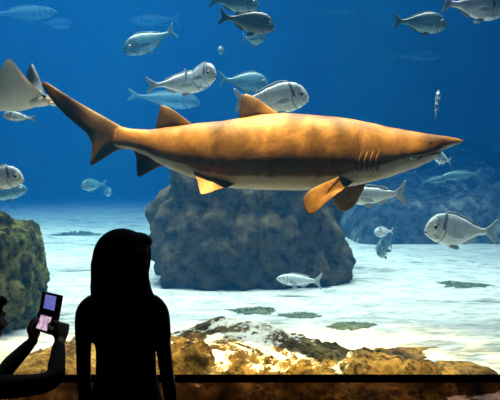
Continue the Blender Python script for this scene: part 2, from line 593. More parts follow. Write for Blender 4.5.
DOMES = []
for (px, py, d, sx, sy, top, sd) in (
        (372, 349, 3.98, .26, .20, 0, 1), (330, 350, 4.1, .17, .16, 0, 2), (188, 341, 3.72, .20, .15, 0, 3),
        (290, 364, 3.62, .30, .14, 0, 4), (50, 358, 3.7, .30, .18, 0, 6),
        (455, 364, 3.9, .30, .16, 0, 7), (420, 359, 3.75, .16, .13, 0, 8), (130, 345, 3.8, .2, .16, 0, 9)):
    p = P(px, py, d)
    DOMES.append((p.x, p.y, sx, sy, p.z, sd))
vs, fs = [], []
A_, B_ = 400, 150
for j in range(B_ + 1):
    w = j / B_
    for i in range(A_ + 1):
        x = -2.3 + 4.7 * i / A_
        y = 3.36 + 1.36 * w
        cz = ledge_crest(x + .05 * noise.noise(Vector((x * 4, y * 4, 0)))) - SZ
        yc = y + .10 * noise.noise(Vector((x * 2.2, y * 2, 5)))
        f = min(1, max(0, (yc - 3.36) / .30))
        s1 = .66 + .16 * min(1, max(0, (yc - 3.68) / .16)) + .18 * min(1, max(0, (yc - 3.95) / .30))
        b = 1 - min(1, max(0, (yc - CD - .02) / .3)) ** 1.4
        h = (cz * s1) * math.sin(f * math.pi / 2) * b
        for (dx, dy, sx, sy, tz, sd) in DOMES:
            wob = 1 + .25 * noise.noise(Vector((x * 5, y * 5, sd)))
            r2 = ((x - dx) / sx) ** 2 + ((y - dy) / sy) ** 2
            r2 *= wob
            if r2 < 1:
                hd = (tz - SZ) * (.25 + .75 * (1 - r2) ** .38)
                h = max(h, hd * min(1, f * 1.6))
        n = fbm(Vector((x * 3.1, y * 3.1, 9)), 6) * .04 + abs(fbm(Vector((x * 6.5, y * 6.5, 4)), 5)) * .05 - .025
        n += .02 * fbm(Vector((x * 17, y * 17, 2)), 3)
        n *= 1 - .55 * max(0, 1 - ((x + .12) / .5) ** 2) * min(1, max(0, (y - 3.7) / .1))
        z = SZ - .10 + (h + .10) + n * min(1, f * 2) * min(1, b * 1.5 + .1) * (1 if cz > .03 else .4)
        if j in (0, B_) or i in (0, A_): z = SZ - .14
        vs.append((x, y, z))
for j in range(B_):
    for i in range(A_):
        a = j * (A_ + 1) + i
        fs.append((a, a + 1, a + A_ + 2, a + A_ + 1))
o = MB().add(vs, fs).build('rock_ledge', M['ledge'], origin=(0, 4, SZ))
tag(o, 'low ochre rock ledge with sand dust and painted bright tops along the window bottom', 'rock')


# weed clumps on the sand
def weed(px, py, w, h, label):
    d = F * (CZ - SZ) / (py - 165)
    c = P(px, py, d); c.z = sand_h(c.x, d)
    mb = MB()
    hgt = lambda x, y: sand_h(c.x + x, d + y) - c.z
    rs_ = []
    for (k, zz) in ((1.0, -.012), (.97, .006), (.6, .012), (.25, .014)):
        rs_.append([Vector((x, y, zz + hgt(x, y) + .25 * h * noise.noise(Vector((x * 14, y * 14, px))) * (k < .9))) for x, y in
                    [(k * 1.5 * w * (.6 + .35 * noise.noise(Vector((math.cos(a) * 1.3, math.sin(a) * 1.3, px))) + .3 * noise.noise(Vector((math.cos(a) * 5, math.sin(a) * 5, px)))) * math.cos(a), k * w * .9 * (.6 + .35 * noise.noise(Vector((math.cos(a) * 1.3, math.sin(a) * 1.3, px))) + .3 * noise.noise(Vector((math.cos(a) * 5, math.sin(a) * 5, px)))) * math.sin(a)) for a in [2 * math.pi * j / 60 for j in range(60)]]])
    mb.rings(rs_)
    for k in range(int(60 + w * 120)):
        r_ = math.sqrt(random.random()) * .5 * w
        a = random.uniform(0, 6.28)
        x, y = r_ * 1.4 * math.cos(a), r_ * .8 * math.sin(a)
        hh = h * random.uniform(.4, 1.0)
        a = random.uniform(0, 6.28); lean = random.uniform(.3, 1.0) * hh
        z0 = hgt(x, y)
        mb.tube([(x, y, z0 - .01), (x + math.cos(a) * lean * .4, y + math.sin(a) * lean * .4, z0 + hh * .7), (x + math.cos(a) * lean, y + math.sin(a) * lean, z0 + hh * .9)],
                [.007, .009, .003], n=5, sub=2, flat=.4)
    o = mb.build('seaweed_clump', M['weed']); o.location = c
    tag(o, label, 'seaweed', 'weed clumps on the sand')


for a in ((76, 236, .5, .07, 'small dark weed clump on the far sand above the standing woman'),
          (256, 313, .26, .025, 'dark green weed tuft on the sand just above the pale mound'),
          (301, 318, .2, .02, 'dark green weed tuft on sand right of the mound top'),
          (352, 329, .22, .02, 'thin weed wisp on sand above the ochre boulder'),
          (462, 286, .34, .03, 'weed tuft on the pale sand under the large silver bream')):
    weed(*a)


# ------------------------------------------------------------------ shark
def interp(tab, x):
    if x <= tab[0][0]: return tab[0][1]
    for (a, b), (c_, d) in zip(tab, tab[1:]):
        if a <= x <= c_:
            t_ = (x - a) / (c_ - a)
            t2 = t_ * t_ * (3 - 2 * t_) * .35 + t_ * .65
            return b + (d - b) * t2
    return tab[-1][1]


SD = 4.05
so = P(262, 150, SD)
shark = empty('shark', so)
tag(shark, 'big golden brown shark with pale belly swimming right across the tank', 'shark')
STOP = [(96, 119), (118, 126.8), (130, 129), (150, 129.5), (175, 126.5), (200, 123), (220, 121.5), (240, 118.5), (262, 114.5), (285, 113), (300, 114), (330, 116.5), (350, 119), (370, 123), (390, 127.5), (410, 131), (430, 134.2), (445, 136.2), (456, 138), (463, 140.5)]
SBOT = [(96, 141), (118, 148), (130, 149.5), (145, 155), (160, 164), (175, 171), (190, 177), (210, 184), (235, 188.5), (270, 190), (300, 190.5), (330, 189), (350, 186.5), (370, 182), (385, 178), (400, 173), (415, 168), (428, 162), (436, 157), (440, 151.5), (450, 147), (458, 144), (463, 141.5)]
SWID = [(96, .8), (118, 4), (130, 6), (150, 11), (175, 18), (210, 26), (250, 31), (290, 32), (330, 31), (360, 29), (390, 26), (415, 22), (435, 16), (450, 9.5), (459, 5), (463, 1.5)]


def spine_y(px):     # the tail swings a little away from the window
    return SD + (max(0, 200 - px) / 100) ** 2 * .02


mb = MB(); rs = []; att = []
N = 48
xs = [96 + (463 - 96) * (i / 130) for i in range(131)]
for x in xs:
    tp, bt = interp(STOP, x), interp(SBOT, x)
    mid, hh, ww = (tp + bt) / 2, (bt - tp) / 2, interp(SWID, x) * SD / F
    ring, ar = [], []
    y0 = spine_y(x)
    for j in range(N):
        a = 2 * math.pi * j / N
        ca, sa = math.cos(a), math.sin(a)
        e = .92
        py = mid - hh * math.copysign(abs(sa) ** e, sa)
        p = P(x, py, y0)
        # flattened belly, keeled tail, hooded snout
        k = abs(ca) ** (.85 if sa > 0 else .78)
        p.y += math.copysign(k, ca) * ww
        # gill hollow
        if 350 < x < 378 and abs(sa) < .8:
            p.y -= math.copysign(1, ca) * .012 * (math.sin((x - 350) / 28 * math.pi * 10) * .5 + .5) * (1 - abs(sa) / .8)
        ring.append(p)
        lim = -.60 if x < 330 else -.60 + .34 * min(1, (x - 330) / 80)
        if x < 190: lim = -.5 - .15 * (190 - x) / 60
        ar.append(max(0, min(1, .5 + (lim - sa) * 2.4)))
    rs.append(ring); att.append(ar)
mb.rings(rs, att)
body = mb.build('body', M['shark'], shark, so)


def q(px, py, dy=0.0): return P(px, py, SD + dy)


def edge_dark(tip, r0, r1, lo=0.0):
    tp = Vector(tip)
    return lambda v: -max(lo, min(1, 1 - ((Vector(v) - tp).length - r0) / (r1 - r0)))


# tail: follows the spine away from the glass
def qt(px, py): return P(px, py, spine_y(px))


to = [qt(*p) for p in ((136, 131), (122, 126.5), (106, 117.5), (88, 107.5), (70, 97), (56, 88), (45, 81.5), (42, 84), (46, 92), (54, 103), (66, 116), (78, 126), (87, 134), (92, 144), (91, 156), (90, 165.5), (97, 163), (108, 156), (118, 150), (134, 148))]
MB().fin(to, .05, (0.25, 1, 0), qt(112, 134), 3, att=lambda v: -.5 - .42 * min(1, max(0, (so.x - v.x - .88) / .2))).build('tail_fin', M['shark'], shark, so)
MB().fin([q(*p) for p in ((280, 116), (268, 106), (257, 98), (246, 93.5), (241.5, 97), (240.5, 107), (240, 121), (262, 119))], .05, (0, 1, 0), q(254, 112), 3,
         att=edge_dark(q(243, 98), .10, .26, .2)).build('dorsal_fin', M['shark'], shark, so)
MB().fin([q(*p) for p in ((193, 126), (182, 116), (172, 109), (163, 105), (159.5, 108), (158, 117), (156, 131), (176, 131))], .035, (0, 1, 0), q(170, 121), 3,
         att=edge_dark(q(161, 112), .12, .23, .2)).build('dorsal_fin', M['shark'], shark, so)
MB().fin([qt(*p) for p in ((132, 147), (136, 157), (136.5, 168), (138, 177), (146, 174), (158, 167), (166, 165), (150, 152))], .03, (0, 1, 0), qt(144, 160), 3,
         att=edge_dark(qt(138, 176), .08, .22, .3)).build('anal_fin', M['shark'], shark, so)
# pelvic pair, near one splayed towards the window
for sgn, nm in ((-1, 'n'), (1, 'f')):
    pts = [q(194, 170, sgn * .10), q(197, 180, sgn * .17), q(199, 190, sgn * .23), q(202, 194.5, sgn * .26), q(214, 191, sgn * .22), q(228, 187, sgn * .15), q(236, 182, sgn * .11), q(218, 172, sgn * .09)]
    if sgn > 0: pts = [p + Vector((.0, 0, .03)) for p in pts]
    MB().fin(pts, .022, (0, .75, .6 * -sgn), None, 3).build('pelvic_fin', M['shark'], shark, so)
# pectorals: blade sweeping down and back
pts = [q(350, 168, -.11), q(338, 177, -.20), q(322, 184, -.26), q(309, 191, -.31), q(303, 199, -.35), q(305, 208, -.37), q(309, 214.5, -.38), q(316, 212, -.36), q(326, 203, -.31), q(338, 193, -.24), (q(355, 180, -.11))]
MB().fin(pts, .035, (0.25, .75, .62), None, 3).build('pectoral_fin', M['shark'], shark, so)
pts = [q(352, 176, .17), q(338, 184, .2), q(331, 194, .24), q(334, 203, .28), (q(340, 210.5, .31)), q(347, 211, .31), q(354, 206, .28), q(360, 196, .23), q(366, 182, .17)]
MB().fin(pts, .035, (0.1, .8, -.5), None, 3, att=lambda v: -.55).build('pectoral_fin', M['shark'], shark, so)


# the point on the near flank that shows at a pixel
def flank(px, py, sg=-1, lift=.002):
    tp, bt = interp(STOP, px), interp(SBOT, px)
    mid, hh, ww = (tp + bt) / 2, (bt - tp) / 2, interp(SWID, px) * SD / F
    yy = SD
    p = None
    for _ in range(3):
        # perspective: slide until the flank point projects on the pixel
        sa = max(-.99, min(.99, (mid - py) / hh))
        sa_ = math.copysign(abs(sa) ** (1 / .92), sa)
        ca = math.sqrt(1 - sa_ ** 2)
        k = ca ** (.85 if sa > 0 else .78)
        p = P(px, py, SD)
        p.y += sg * (k * ww + lift)
    return p


for gx in (353, 358, 363.5, 369, 374.5):
    for sg in (-1, 1):
        pp = [flank(gx + 2 - 4.5 * math.sin(t_ * math.pi * .9) + t_ * 1.5, 152 + t_ * 24, sg, -.004) for t_ in (0, .2, .4, .6, .8, 1)]
        MB().tube(pp, [.001, .003, .0045, .0045, .0035, .001], n=8, sub=3).build('gill_slit', M['slit'], shark, so)
for gx in (355.5, 361, 366.5, 372):
    for sg in (-1, 1):
        pp = [flank(gx + 2 - 4.5 * math.sin(t_ * math.pi * .9) + t_ * 1.5, 151 + t_ * 24, sg, -.012) for t_ in (0, .25, .5, .75, 1)]
        MB().tube(pp, [.004, .013, .015, .012, .004], n=10, sub=4).build('gill_flap', M['shark'], shark, so)
for sg in (-1, 1):
    pp = [flank(x, y, sg, -.001) for x, y in ((411, 159.5), (417, 156.5), (424, 154.6), (431, 153.4), (436, 153.2))]
    MB().tube(pp, [.003, .007, .009, .008, .005], n=8, sub=4).build('mouth', M['slit'], shark, so)
    e = flank(424.5, 143.5, sg, -.004)
    MB().ball(e, (.011, .008, .010)).build('eye', M['eye'], shark, so)
    e = flank(449, 141.6, sg, .0)
    MB().ball(e, (.006, .004, .004)).build('nostril', M['slit'], shark, so)


# ------------------------------------------------------------------ fishes
KINDS_ = {
    'bream': dict(top=[(0, .0), (.015, .04), (.045, .09), (.1, .142), (.18, .178), (.28, .188), (.4, .175), (.55, .128), (.68, .07), (.78, .042), (.86, .038)],
                  bot=[(0, -.03), (.03, -.058), (.08, -.088), (.16, -.125), (.26, -.152), (.38, -.158), (.5, -.138), (.62, -.088), (.74, -.045), (.86, -.038)],
                  wid=[(0, .012), (.04, .045), (.12, .075), (.25, .09), (.4, .085), (.55, .06), (.7, .035), (.86, .012)], eye=(.12, .045, .034)),
    'slim': dict(top=[(0, .0), (.03, .03), (.1, .066), (.2, .092), (.35, .10), (.55, .082), (.7, .05), (.86, .028)],
                 bot=[(0, -.015), (.05, -.045), (.15, -.085), (.3, -.108), (.5, -.095), (.7, -.05), (.86, -.028)],
                 wid=[(0, .012), (.05, .04), (.15, .06), (.3, .07), (.5, .06), (.7, .03), (.86, .01)], eye=(.085, .022, .017)),
}


for tb in ('top', 'bot'):
    KINDS_['bream'][tb] = [(a, b * (1.16 if a < .7 else 1.05)) for a, b in KINDS_['bream'][tb]]


def make_fish(name, kind, bm_, fm_, lips=False):
    k = KINDS_[kind]
    root = empty(name, (0, 0, 0))
    mb = MB(); rs = []
    n = 24
    for i in range(41):
        s = .86 * (i / 40) ** 1.15
        tp, bt, w = interp(k['top'], s), interp(k['bot'], s), interp(k['wid'], s)
        rs.append([Vector((.5 - s, w * math.copysign(abs(math.cos(a)) ** .9, math.cos(a)), (tp + bt) / 2 + (tp - bt) / 2 * math.sin(a))) for a in [2 * math.pi * j / n for j in range(n)]])
    mb.rings(rs)
    body = mb.build('body', bm_, root)
    hs = max(v[1] for v in k['top'])
    Y = (0, 1, 0)
    V = lambda x, z, y=0: Vector((x, y, z))
    MB().fin([V(-.33, .035), V(-.40, .075), V(-.475, .145), V(-.505, .15), V(-.485, .08), V(-.445, .0), V(-.48, -.08), V(-.50, -.15), V(-.47, -.145), V(-.40, -.075), V(-.33, -.035)], .02, Y, V(-.375, 0), 2).build('tail_fin', fm_, root)
    g = lambda s, e: interp(k['top'], s) + e
    b_ = lambda s, e: interp(k['bot'], s) - e
    MB().fin([V(.24, g(.26, -.01)), V(.2, g(.3, .02)), V(.1, g(.4, .028)), V(-.04, g(.54, .03)), V(-.16, g(.66, .035)), V(-.22, g(.72, .03)), V(-.2, g(.7, -.01)), V(-.02, g(.52, -.015)), V(.12, g(.38, -.015))], .014, Y, V(.03, g(.47, .005)), 2).build('dorsal_fin', fm_, root)
    MB().fin([V(-.02, b_(.52, -.012)), V(-.07, b_(.57, .045)), V(-.15, b_(.65, .04)), V(-.21, b_(.71, .03)), V(-.2, b_(.7, -.01)), V(-.1, b_(.6, -.012))], .012, Y, None, 2).build('anal_fin', fm_, root)
    for sg in (1, -1):
        w = interp(k['wid'], .3)
        MB().fin([V(.22, -.02, sg * w * .97), V(.16, .0, sg * (w + .03)), V(.06, -.03, sg * (w + .055)), V(.02, -.07, sg * (w + .06)), V(.1, -.075, sg * (w + .04)), V(.2, -.055, sg * w * .97)], .01, (.45, 1 * sg, .2), None, 2).build('pectoral_fin', fm_, root)
        MB().fin([V(.17, b_(.33, -.02), sg * .03), V(.13, b_(.37, .03), sg * .045), V(.05, b_(.45, .055), sg * .055), V(.04, b_(.46, .02), sg * .045), V(.09, b_(.41, -.015), sg * .03)], .01, (0, 1, .3 * sg), None, 2).build('pelvic_fin', fm_, root)
        ex, ez, er = k['eye']
        sE = ex
        tp, bt = interp(k['top'], sE), interp(k['bot'], sE)
        sa = (ez - (tp + bt) / 2) / ((tp - bt) / 2)
        yw = interp(k['wid'], sE) * math.sqrt(max(.05, 1 - sa * sa)) ** .9
        ringo = MB().ball((.5 - ex, sg * (yw - .006), ez), (er, er * .55, er)).build('eye', M['gold_eye'], root)
        MB().ball((.5 - ex + .002, sg * (yw + er * .18), ez), (er * .75, er * .45, er * .75)).build('pupil', M['eye'], ringo)
    MB().tube([V(.455, -.035, .03), V(.485, -.028, .018), V(.498, -.02, 0), V(.485, -.028, -.018), V(.455, -.035, -.03)], [.005, .009, .011, .009, .005], n=8, sub=3).build('mouth', M['lips'] if lips else M['slit'], root)
    return root


def copy_tree(o, parent=None):
    c_ = o.copy(); COL.objects.link(c_)
    if parent: c_.parent = parent
    for ch in list(o.children): copy_tree(ch, c_)
    return c_


protos, used = {}, set()
KINDDEF = {
    'silver': ('sea_bream', 'bream', 'bream', 'bream_fin', False),
    'dark': ('dark_bream', 'bream', 'dark_bream', 'dark_fin', True),
    'blue': ('hazed_bream', 'bream', 'hazed_fish', 'hazed_fin', False),
    'slim': ('slender_fish', 'slim', 'hazed_fish', 'hazed_fin', False),
    'pale': ('pale_fish', 'slim', 'pale_fish', 'bream_fin', False),
    'spot': ('reflection_fish', 'slim', 'glint_fish', 'dark_fin', False),
}
GROUPS = {'silver': 'silver breams around the shark', 'dark': 'dark breams', 'blue': 'breams tinted haze blue', 'slim': 'slender fishes', 'spot': 'fish-shaped light reflections', 'pale': 'pale slender fishes'}


def fish(kind, px, py, d, L, yaw, pitch, label, roll=0, sz=1.0):
    if kind not in protos:
        nm, k, b, f, lp = KINDDEF[kind]
        protos[kind] = make_fish(nm, k, M[b], M[f], lp)
    pr = protos[kind]
    o = pr if kind not in used else copy_tree(pr)
    used.add(kind)
    o.location = P(px, py, d)
    o.rotation_euler = (R(roll), R(-pitch), R(yaw))
    o.scale = (L, L, L * sz)
    tag(o, label, 'fish', GROUPS[kind])
    return o


def LL(px, d): return px * d / F


# px centre, py centre, depth, length, yaw (0 = right, 180 = left), pitch
fish('silver', 461, 231, 5.5, LL(76, 5.5), 186, 2, 'big silver bream with a dark nape band, heading left at right', 0, 1.08)
fish('silver', 272, 99, 5.5, LL(76, 5.5), 10, 3, 'bright silver bream partly behind the dorsal fin of the shark')
fish('silver', 179, 84, 5.9, LL(64, 5.9), 6, 3, 'silver bream above the shark tail base, overlapped by a nearer head', 0, .85)
fish('silver', 199, 76, 5.4, LL(58, 5.4), -52, -6, 'pale round-headed bream turning towards the window above the shark', 0, 1.0)
fish('silver', -7, 178, 4.9, LL(60, 4.9), 5, -2, 'silver bream cut by the left edge, below the ray')
fish('blue', 2, 194, 7.5, LL(50, 7.5), 8, 12, 'hazy bream directly under the silver one at the left edge', 0, .8)
fish('blue', 150, 41, 7.5, LL(57, 7.5), 200, -26, 'haze-tinted bream with raised tail heading down left at the top', 0, .9)
fish('blue', 164, 99, 12, LL(72, 12), 6, -6, 'faint bluish fish under the silver pair above the shark tail', 0, .62)
fish('dark', 247, 22, 5.2, LL(56, 5.2), 8, -10, 'dark slate bream with pale lips near the top', 0, 1.0)
fish('blue', 253, 38, 6.6, LL(34, 6.6), -50, -8, 'turquoise-bellied fish just under the dark slate bream', 0, 1.1)
fish('blue', 234, 3, 5.8, LL(50, 5.8), 12, -3, 'pale fish cut by the top edge over the dark bream')
fish('blue', 244, 82, 8, LL(50, 8), 14, -4, 'hazy blue bream just behind the bright bream at the dorsal fin')
fish('blue', 420, 23, 5.6, LL(56, 5.6), 8, -3, 'haze-tinted bream heading right alone in open water, upper right', 0, .95)
fish('silver', 474, 7, 5.2, LL(66, 5.2), 6, -6, 'silver bream cut by the top edge in the upper right corner')
fish('slim', 418, 55, 15, LL(58, 15), 3, 3, 'faint slender fish below the upper right bream')
fish('spot', 437, 106, 7.5, LL(36, 7.5), 60, 68, 'dark upright fish shape standing in for a light reflection over the shark snout')
fish('pale', 374, 195, 5.6, LL(64, 5.6), 176, -3, 'pale slender fish behind the shark pectoral fins', 0, 1.35)
fish('pale', 299, 280, 6.6, LL(46, 6.6), 172, 2, 'pale fish lying low over the sand beside the grey rock', 0, 1.25)
fish('blue', 385, 247, 8.2, LL(46, 8.2), 240, -6, 'small hazy fish facing the window, just above the sand', 0, 1.1)
fish('silver', 384, 232, 7.6, LL(30, 7.6), 220, 0, 'small pale fish over another one near the reef foot', 0, .9)
fish('silver', 443, 159, 6.0, LL(32, 6.0), 222, 8, 'small round pale fish under the shark snout tip', 0, 1.0)
fish('slim', 462, 175, 9.0, LL(44, 9.0), 190, -4, 'hazy fish in front of the reef, above the big silver bream')
fish('slim', 435, 180, 9.6, LL(34, 9.6), 20, 6, 'smaller hazy fish in front of the reef, under the shark snout')
fish('blue', 94, 185, 10.0, LL(30, 10.0), 230, -4, 'far pale fish low over sand under the shark tail, upper of two', 0, 1.0)
fish('blue', 107, 192, 10.6, LL(24, 10.6), 300, 0, 'far pale fish low over sand under the shark tail, lower of two', 0, 1.0)
fish('blue', 222, 51, 8.5, LL(26, 8.5), 262, -6, 'tiny pale fish head-on between the upper breams', 0, .8)
fish('slim', 24, 13, 16, LL(64, 16), 4, 3, 'faint slender fish with a glint in the upper left corner')
fish('blue', 56, 24, 18, LL(30, 18), 10, 0, 'very faint small fish near the top, right of the glinting one')
fish('slim', 155, 20, 18, LL(50, 18), 186, -4, 'very faint slender fish just over the raised-tail bream')
fish('slim', 347, 82, 19, LL(26, 19), 30, 18, 'very faint small fish in open water above the shark back')
fish('silver', 19, 117, 5.1, LL(30, 5.1), 200, 4, 'small white fish just under the belly of the ray', 0, .8)
fish('slim', 340, 10, 19, LL(40, 19), 184, 3, 'very faint fish at the top, left of the lone upper right bream')

# ------------------------------------------------------------------ ray
ro = P(16, 102, 4.6)
ray = empty('eagle_ray', ro)
tag(ray, 'ray with pale underside and raised wings behind the shark tail tip', 'ray')
mb = MB()
def poly(pts, t_):
    k = t_ * (len(pts) - 1); i = min(int(k), len(pts) - 2); k -= i
    return (pts[i][0] * (1 - k) + pts[i + 1][0] * k, pts[i][1] * (1 - k) + pts[i + 1][1] * k)


for sgn, LEp, TEp, tdy in ((-1, [(47, 98), (40, 92), (31, 83.5), (22, 73), (15, 63), (9.5, 58.5)], [(-22, 108), (-15, 100), (-9, 90), (-3, 77), (2, 66), (6.5, 59.5)], -.26),
                           (1, [(46, 98), (44.5, 92), (42, 84), (38.5, 75), (35, 68), (32.5, 64)], [(-15, 104), (12, 96), (23, 90), (26, 80), (27, 71), (30, 64.5)], .22)):
    NS, NC = 18, 22
    vs, at = [], []
    for i in range(NS + 1):
        s = i / NS
        yy = 4.6 + tdy * s ** .7
        le, te = P(*poly(LEp, s), yy), P(*poly(TEp, s), yy)
        th = .062 * (1 - s) ** 1.3 + .006
        nrm = Vector((0, -sgn * s * .9, 1 - s * .6)).normalized()
        for lay in (1, -1):
            for j in range(NC + 1):
                c_ = j / NC
                p = le.lerp(te, c_) + nrm * (lay * th * math.sin(c_ ** .7 * math.pi))
                vs.append(p); at.append(0.0 if lay > 0 else 1.0)
    fs = []
    W = NC + 1
    for i in range(NS):
        for lay in (0, 1):
            for j in range(NC):
                a = i * 2 * W + lay * W + j
                b = (i + 1) * 2 * W + lay * W + j
                fs.append((a, a + 1, b + 1, b) if lay == 0 else (a, b, b + 1, a + 1))
    mb.add(vs, fs, at)
mb.build('disc', M['ray'], ray, ro)
hb = MB()
hc = P(40, 100, 4.6)
rs, at = [], []
for i in range(15):
    s = i / 14
    x = .14 - s * .34
    w = .085 * math.sin(min(1, s * 1.7 + .12) * math.pi / 2) * (1 if s < .6 else 1 - (s - .6) * 1.3)
    h = w * .62
    rs.append([Vector((hc.x + x, hc.y + w * math.cos(a), hc.z + h * math.sin(a))) for a in [2 * math.pi * j / 20 for j in range(20)]])
    at.append([1.0 if math.sin(2 * math.pi * j / 20) < .35 else 0.0 for j in range(20)])
hb.rings(rs, at)
hb.build('head', M['ray'], ray, ro)
for sg in (-1, 1):
    MB().ball((hc.x + .055, hc.y + sg * .066, hc.z + .022), .013).build('eye', M['eye'], ray, ro)
mt = MB(); mt.fin([Vector((hc.x + .15, hc.y - .06, hc.z - .022)), Vector((hc.x + .175, hc.y, hc.z - .022)), Vector((hc.x + .15, hc.y + .06, hc.z - .022)), Vector((hc.x + .07, hc.y + .04, hc.z - .03)), Vector((hc.x + .07, hc.y - .04, hc.z - .03))], .04, (0, 0, 1), None, 3, att=lambda v: 1.0)
mt.build('snout_lobe', M['ray'], ray, ro)
tl = P(-20, 104, 4.6)
MB().tube([tl + Vector((.05, 0, 0)), tl + Vector((-.3, .03, .02)), tl + Vector((-.8, .1, -.05))], [.022, .012, .004], n=10).build('tail', M['ray'], ray, ro)


# ------------------------------------------------------------------ people
def hand(mb, wrist, d, nrm, thumb, sc=1.0, curl=(25, 30, 25), spread=.1, tcurl=.4):
    """palm + four fingers + thumb; fingers point along d and curl towards nrm, thumb leaves on side 'thumb'"""
    w = Vector(wrist); d = Vector(d).normalized(); nrm = Vector(nrm)
    nrm = (nrm - d * nrm.dot(d)).normalized()
    th = Vector(thumb); th = (th - d * th.dot(d) - nrm * th.dot(nrm)).normalized()
    L = .085 * sc
    for k in (-.9, -.3, .3, .9):
        mb.tube([w + th * (k * .012 * sc), w + d * L * .5 + th * (k * .026 * sc), w + d * L + th * (k * .031 * sc)], [.013 * sc, .0145 * sc, .011 * sc], n=10, sub=3)
    for i, (k, ln) in enumerate(((.95, .068), (.32, .076), (-.32, .071), (-.95, .056))):
        p = w + d * L * .96 + th * (k * .031 * sc)
        dd = (d + th * (k * spread)).normalized()
        pts = [p - dd * .012 * sc, p]
        ang = 0
        for s_, fr in ((curl[0], .45), (curl[1], .31), (curl[2], .24)):
            ang += R(s_ + i * 2)
            p = p + (dd * math.cos(ang) + nrm * math.sin(ang)) * ln * fr * sc
            pts.append(p)
        mb.tube(pts, [.0098 * sc, .0092 * sc, .0086 * sc, .008 * sc, .0068 * sc], n=10, sub=3)
    b = w + d * L * .28 + th * .022 * sc
    p1 = b + (th * .8 + d * .6 + nrm * .25).normalized() * .034 * sc
    p2 = p1 + (th * (.6 - tcurl) + d * .8 + nrm * (tcurl)).normalized() * .03 * sc
    p3 = p2 + (th * (.3 - tcurl) + d * .8 + nrm * (tcurl * 1.3)).normalized() * .024 * sc
    mb.tube([b - th * .01 * sc, p1, p2, p3], [.014 * sc, .0115 * sc, .0098 * sc, .0075 * sc], n=10, sub=3)


def head(mb, c, yaw, sc=1.0, pitch=0):
    """skull, jaw, nose, lips, brow and ears; yaw 0 faces +Y, positive turns right (+X)"""
    rot = Matrix.Rotation(-yaw, 3, 'Z') @ Matrix.Rotation(pitch, 3, 'X')
    c = Vector(c)
    L = lambda x, y, z: c + rot @ (Vector((x, y, z)) * sc)
    B = lambda p, r: mb.ball(L(*p), tuple(k * sc for k in r), rot=rot)
    B((0, -.006, .022), (.073, .09, .082))
    B((0, .028, -.038), (.056, .056, .066))
    B((0, .055, -.082), (.026, .024, .02))
    B((0, .018, -.01), (.068, .066, .07))
    mb.tube([L(0, .082, .012), L(0, .097, -.012), L(0, .107, -.028), L(0, .09, -.036)], [.009 * sc, .011 * sc, .0135 * sc, .008 * sc], n=10, sub=3)
    for s_ in (-1, 1):
        B((s_ * .0135, .092, -.031), (.009, .01, .008))
        B((s_ * .03, .073, .026), (.022, .013, .009))
        B((s_ * .04, .052, -.018), (.022, .024, .02))
        B((s_ * .073, -.008, -.008), (.009, .02, .031))
    mb.tube([L(-.022, .077, -.056), L(0, .089, -.053), L(.022, .077, -.056)], [.005 * sc, .0075 * sc, .005 * sc], n=8, sub=4)
    mb.tube([L(-.019, .077, -.066), L(0, .087, -.067), L(.019, .077, -.066)], [.005 * sc, .0085 * sc, .005 * sc], n=8, sub=4)
    return L, rot


def torso(mb, rows, fwd=0.0, n=28):
    rs = []
    for (cx, cy, z, rx, ry) in rows:
        ca, sa = math.cos(-fwd), math.sin(-fwd)
        rs.append([Vector((cx + rx * math.cos(a) * ca - ry * math.sin(a) * sa, cy + rx * math.cos(a) * sa + ry * math.sin(a) * ca, z)) for a in [2 * math.pi * j / n for j in range(n)]])
    mb.rings(rs)


def eyes(L, sc, parent):
    for s_ in (-1, 1):
        e = MB().ball(L(s_ * .03, .068, .008), .0125 * sc).build('eye', mat_eye, parent)


mat_eye = mat('eye_white', (.7, .68, .65), .25, .5)

# --- standing woman
WD = 2.2
wx = (122 - 250) / F * WD
woman = empty('person', (wx, WD, 0))
tag(woman, 'silhouetted person with shoulder-length hair standing, seen from behind', 'person')
mb = MB()
TR = [(0, 0, .70, .12, .085), (0, -.005, .77, .148, .1), (0.002, -.005, .83, .142, .1), (0.004, 0, .90, .122, .088), (0.006, .003, .975, .104, .078), (0.006, .005, 1.06, .103, .082), (0.004, .005, 1.14, .112, .086), (0, 0, 1.20, .126, .08), (0, -.005, 1.24, .118, .068), (0, -.005, 1.268, .085, .055), (0, 0, 1.295, .048, .048), (0, .006, 1.34, .045, .047)]
torso(mb, TR)
LA = [(-.112, 0, 1.232), (-.140, -.003, 1.20), (-.148, -.005, 1.11), (-.1495, -.008, .99), (-.150, .005, .87), (-.150, .02, .765)]
RA = [(.105, 0, 1.232), (.132, -.003, 1.20), (.144, -.005, 1.11), (.158, -.01, .99), (.174, .0, .87), (.182, .012, .765)]
RAD = [.038, .035, .030, .0265, .025, .018]
mb.tube(LA, RAD); mb.tube(RA, RAD)
hand(mb, (-.148, .02, .765), (.02, .12, -1), (1, .1, 0), (0, 1, .1), .92)
hand(mb, (.182, .012, .765), (.03, .12, -1), (-1, .1, 0), (0, 1, .1), .92)
for s_ in (-1, 1):
    mb.tube([(s_ * .075, 0, .74), (s_ * .082, .008, .58), (s_ * .084, .012, .42), (s_ * .085, -.008, .28), (s_ * .086, -.01, .09), (s_ * .087, -.005, .05)], [.078, .07, .05, .047, .032, .034])
    mb.tube([(s_ * .087, -.03, .04), (s_ * .09, .06, .035), (s_ * .096, .14, .024)], [.034, .034, .024], flat=.8)
WL, wrot = head(mb, (-.004, .012, 1.412), R(54), .97, R(-4))
mb.tube([(0, 0, 1.25), (0, .008, 1.36)], [.046, .045])
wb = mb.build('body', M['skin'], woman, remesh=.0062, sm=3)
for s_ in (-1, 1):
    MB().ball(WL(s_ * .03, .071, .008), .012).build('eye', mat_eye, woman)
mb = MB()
torso(mb, [(a, b, z, rx + .008, ry + .008) for (a, b, z, rx, ry) in TR[1:10]])
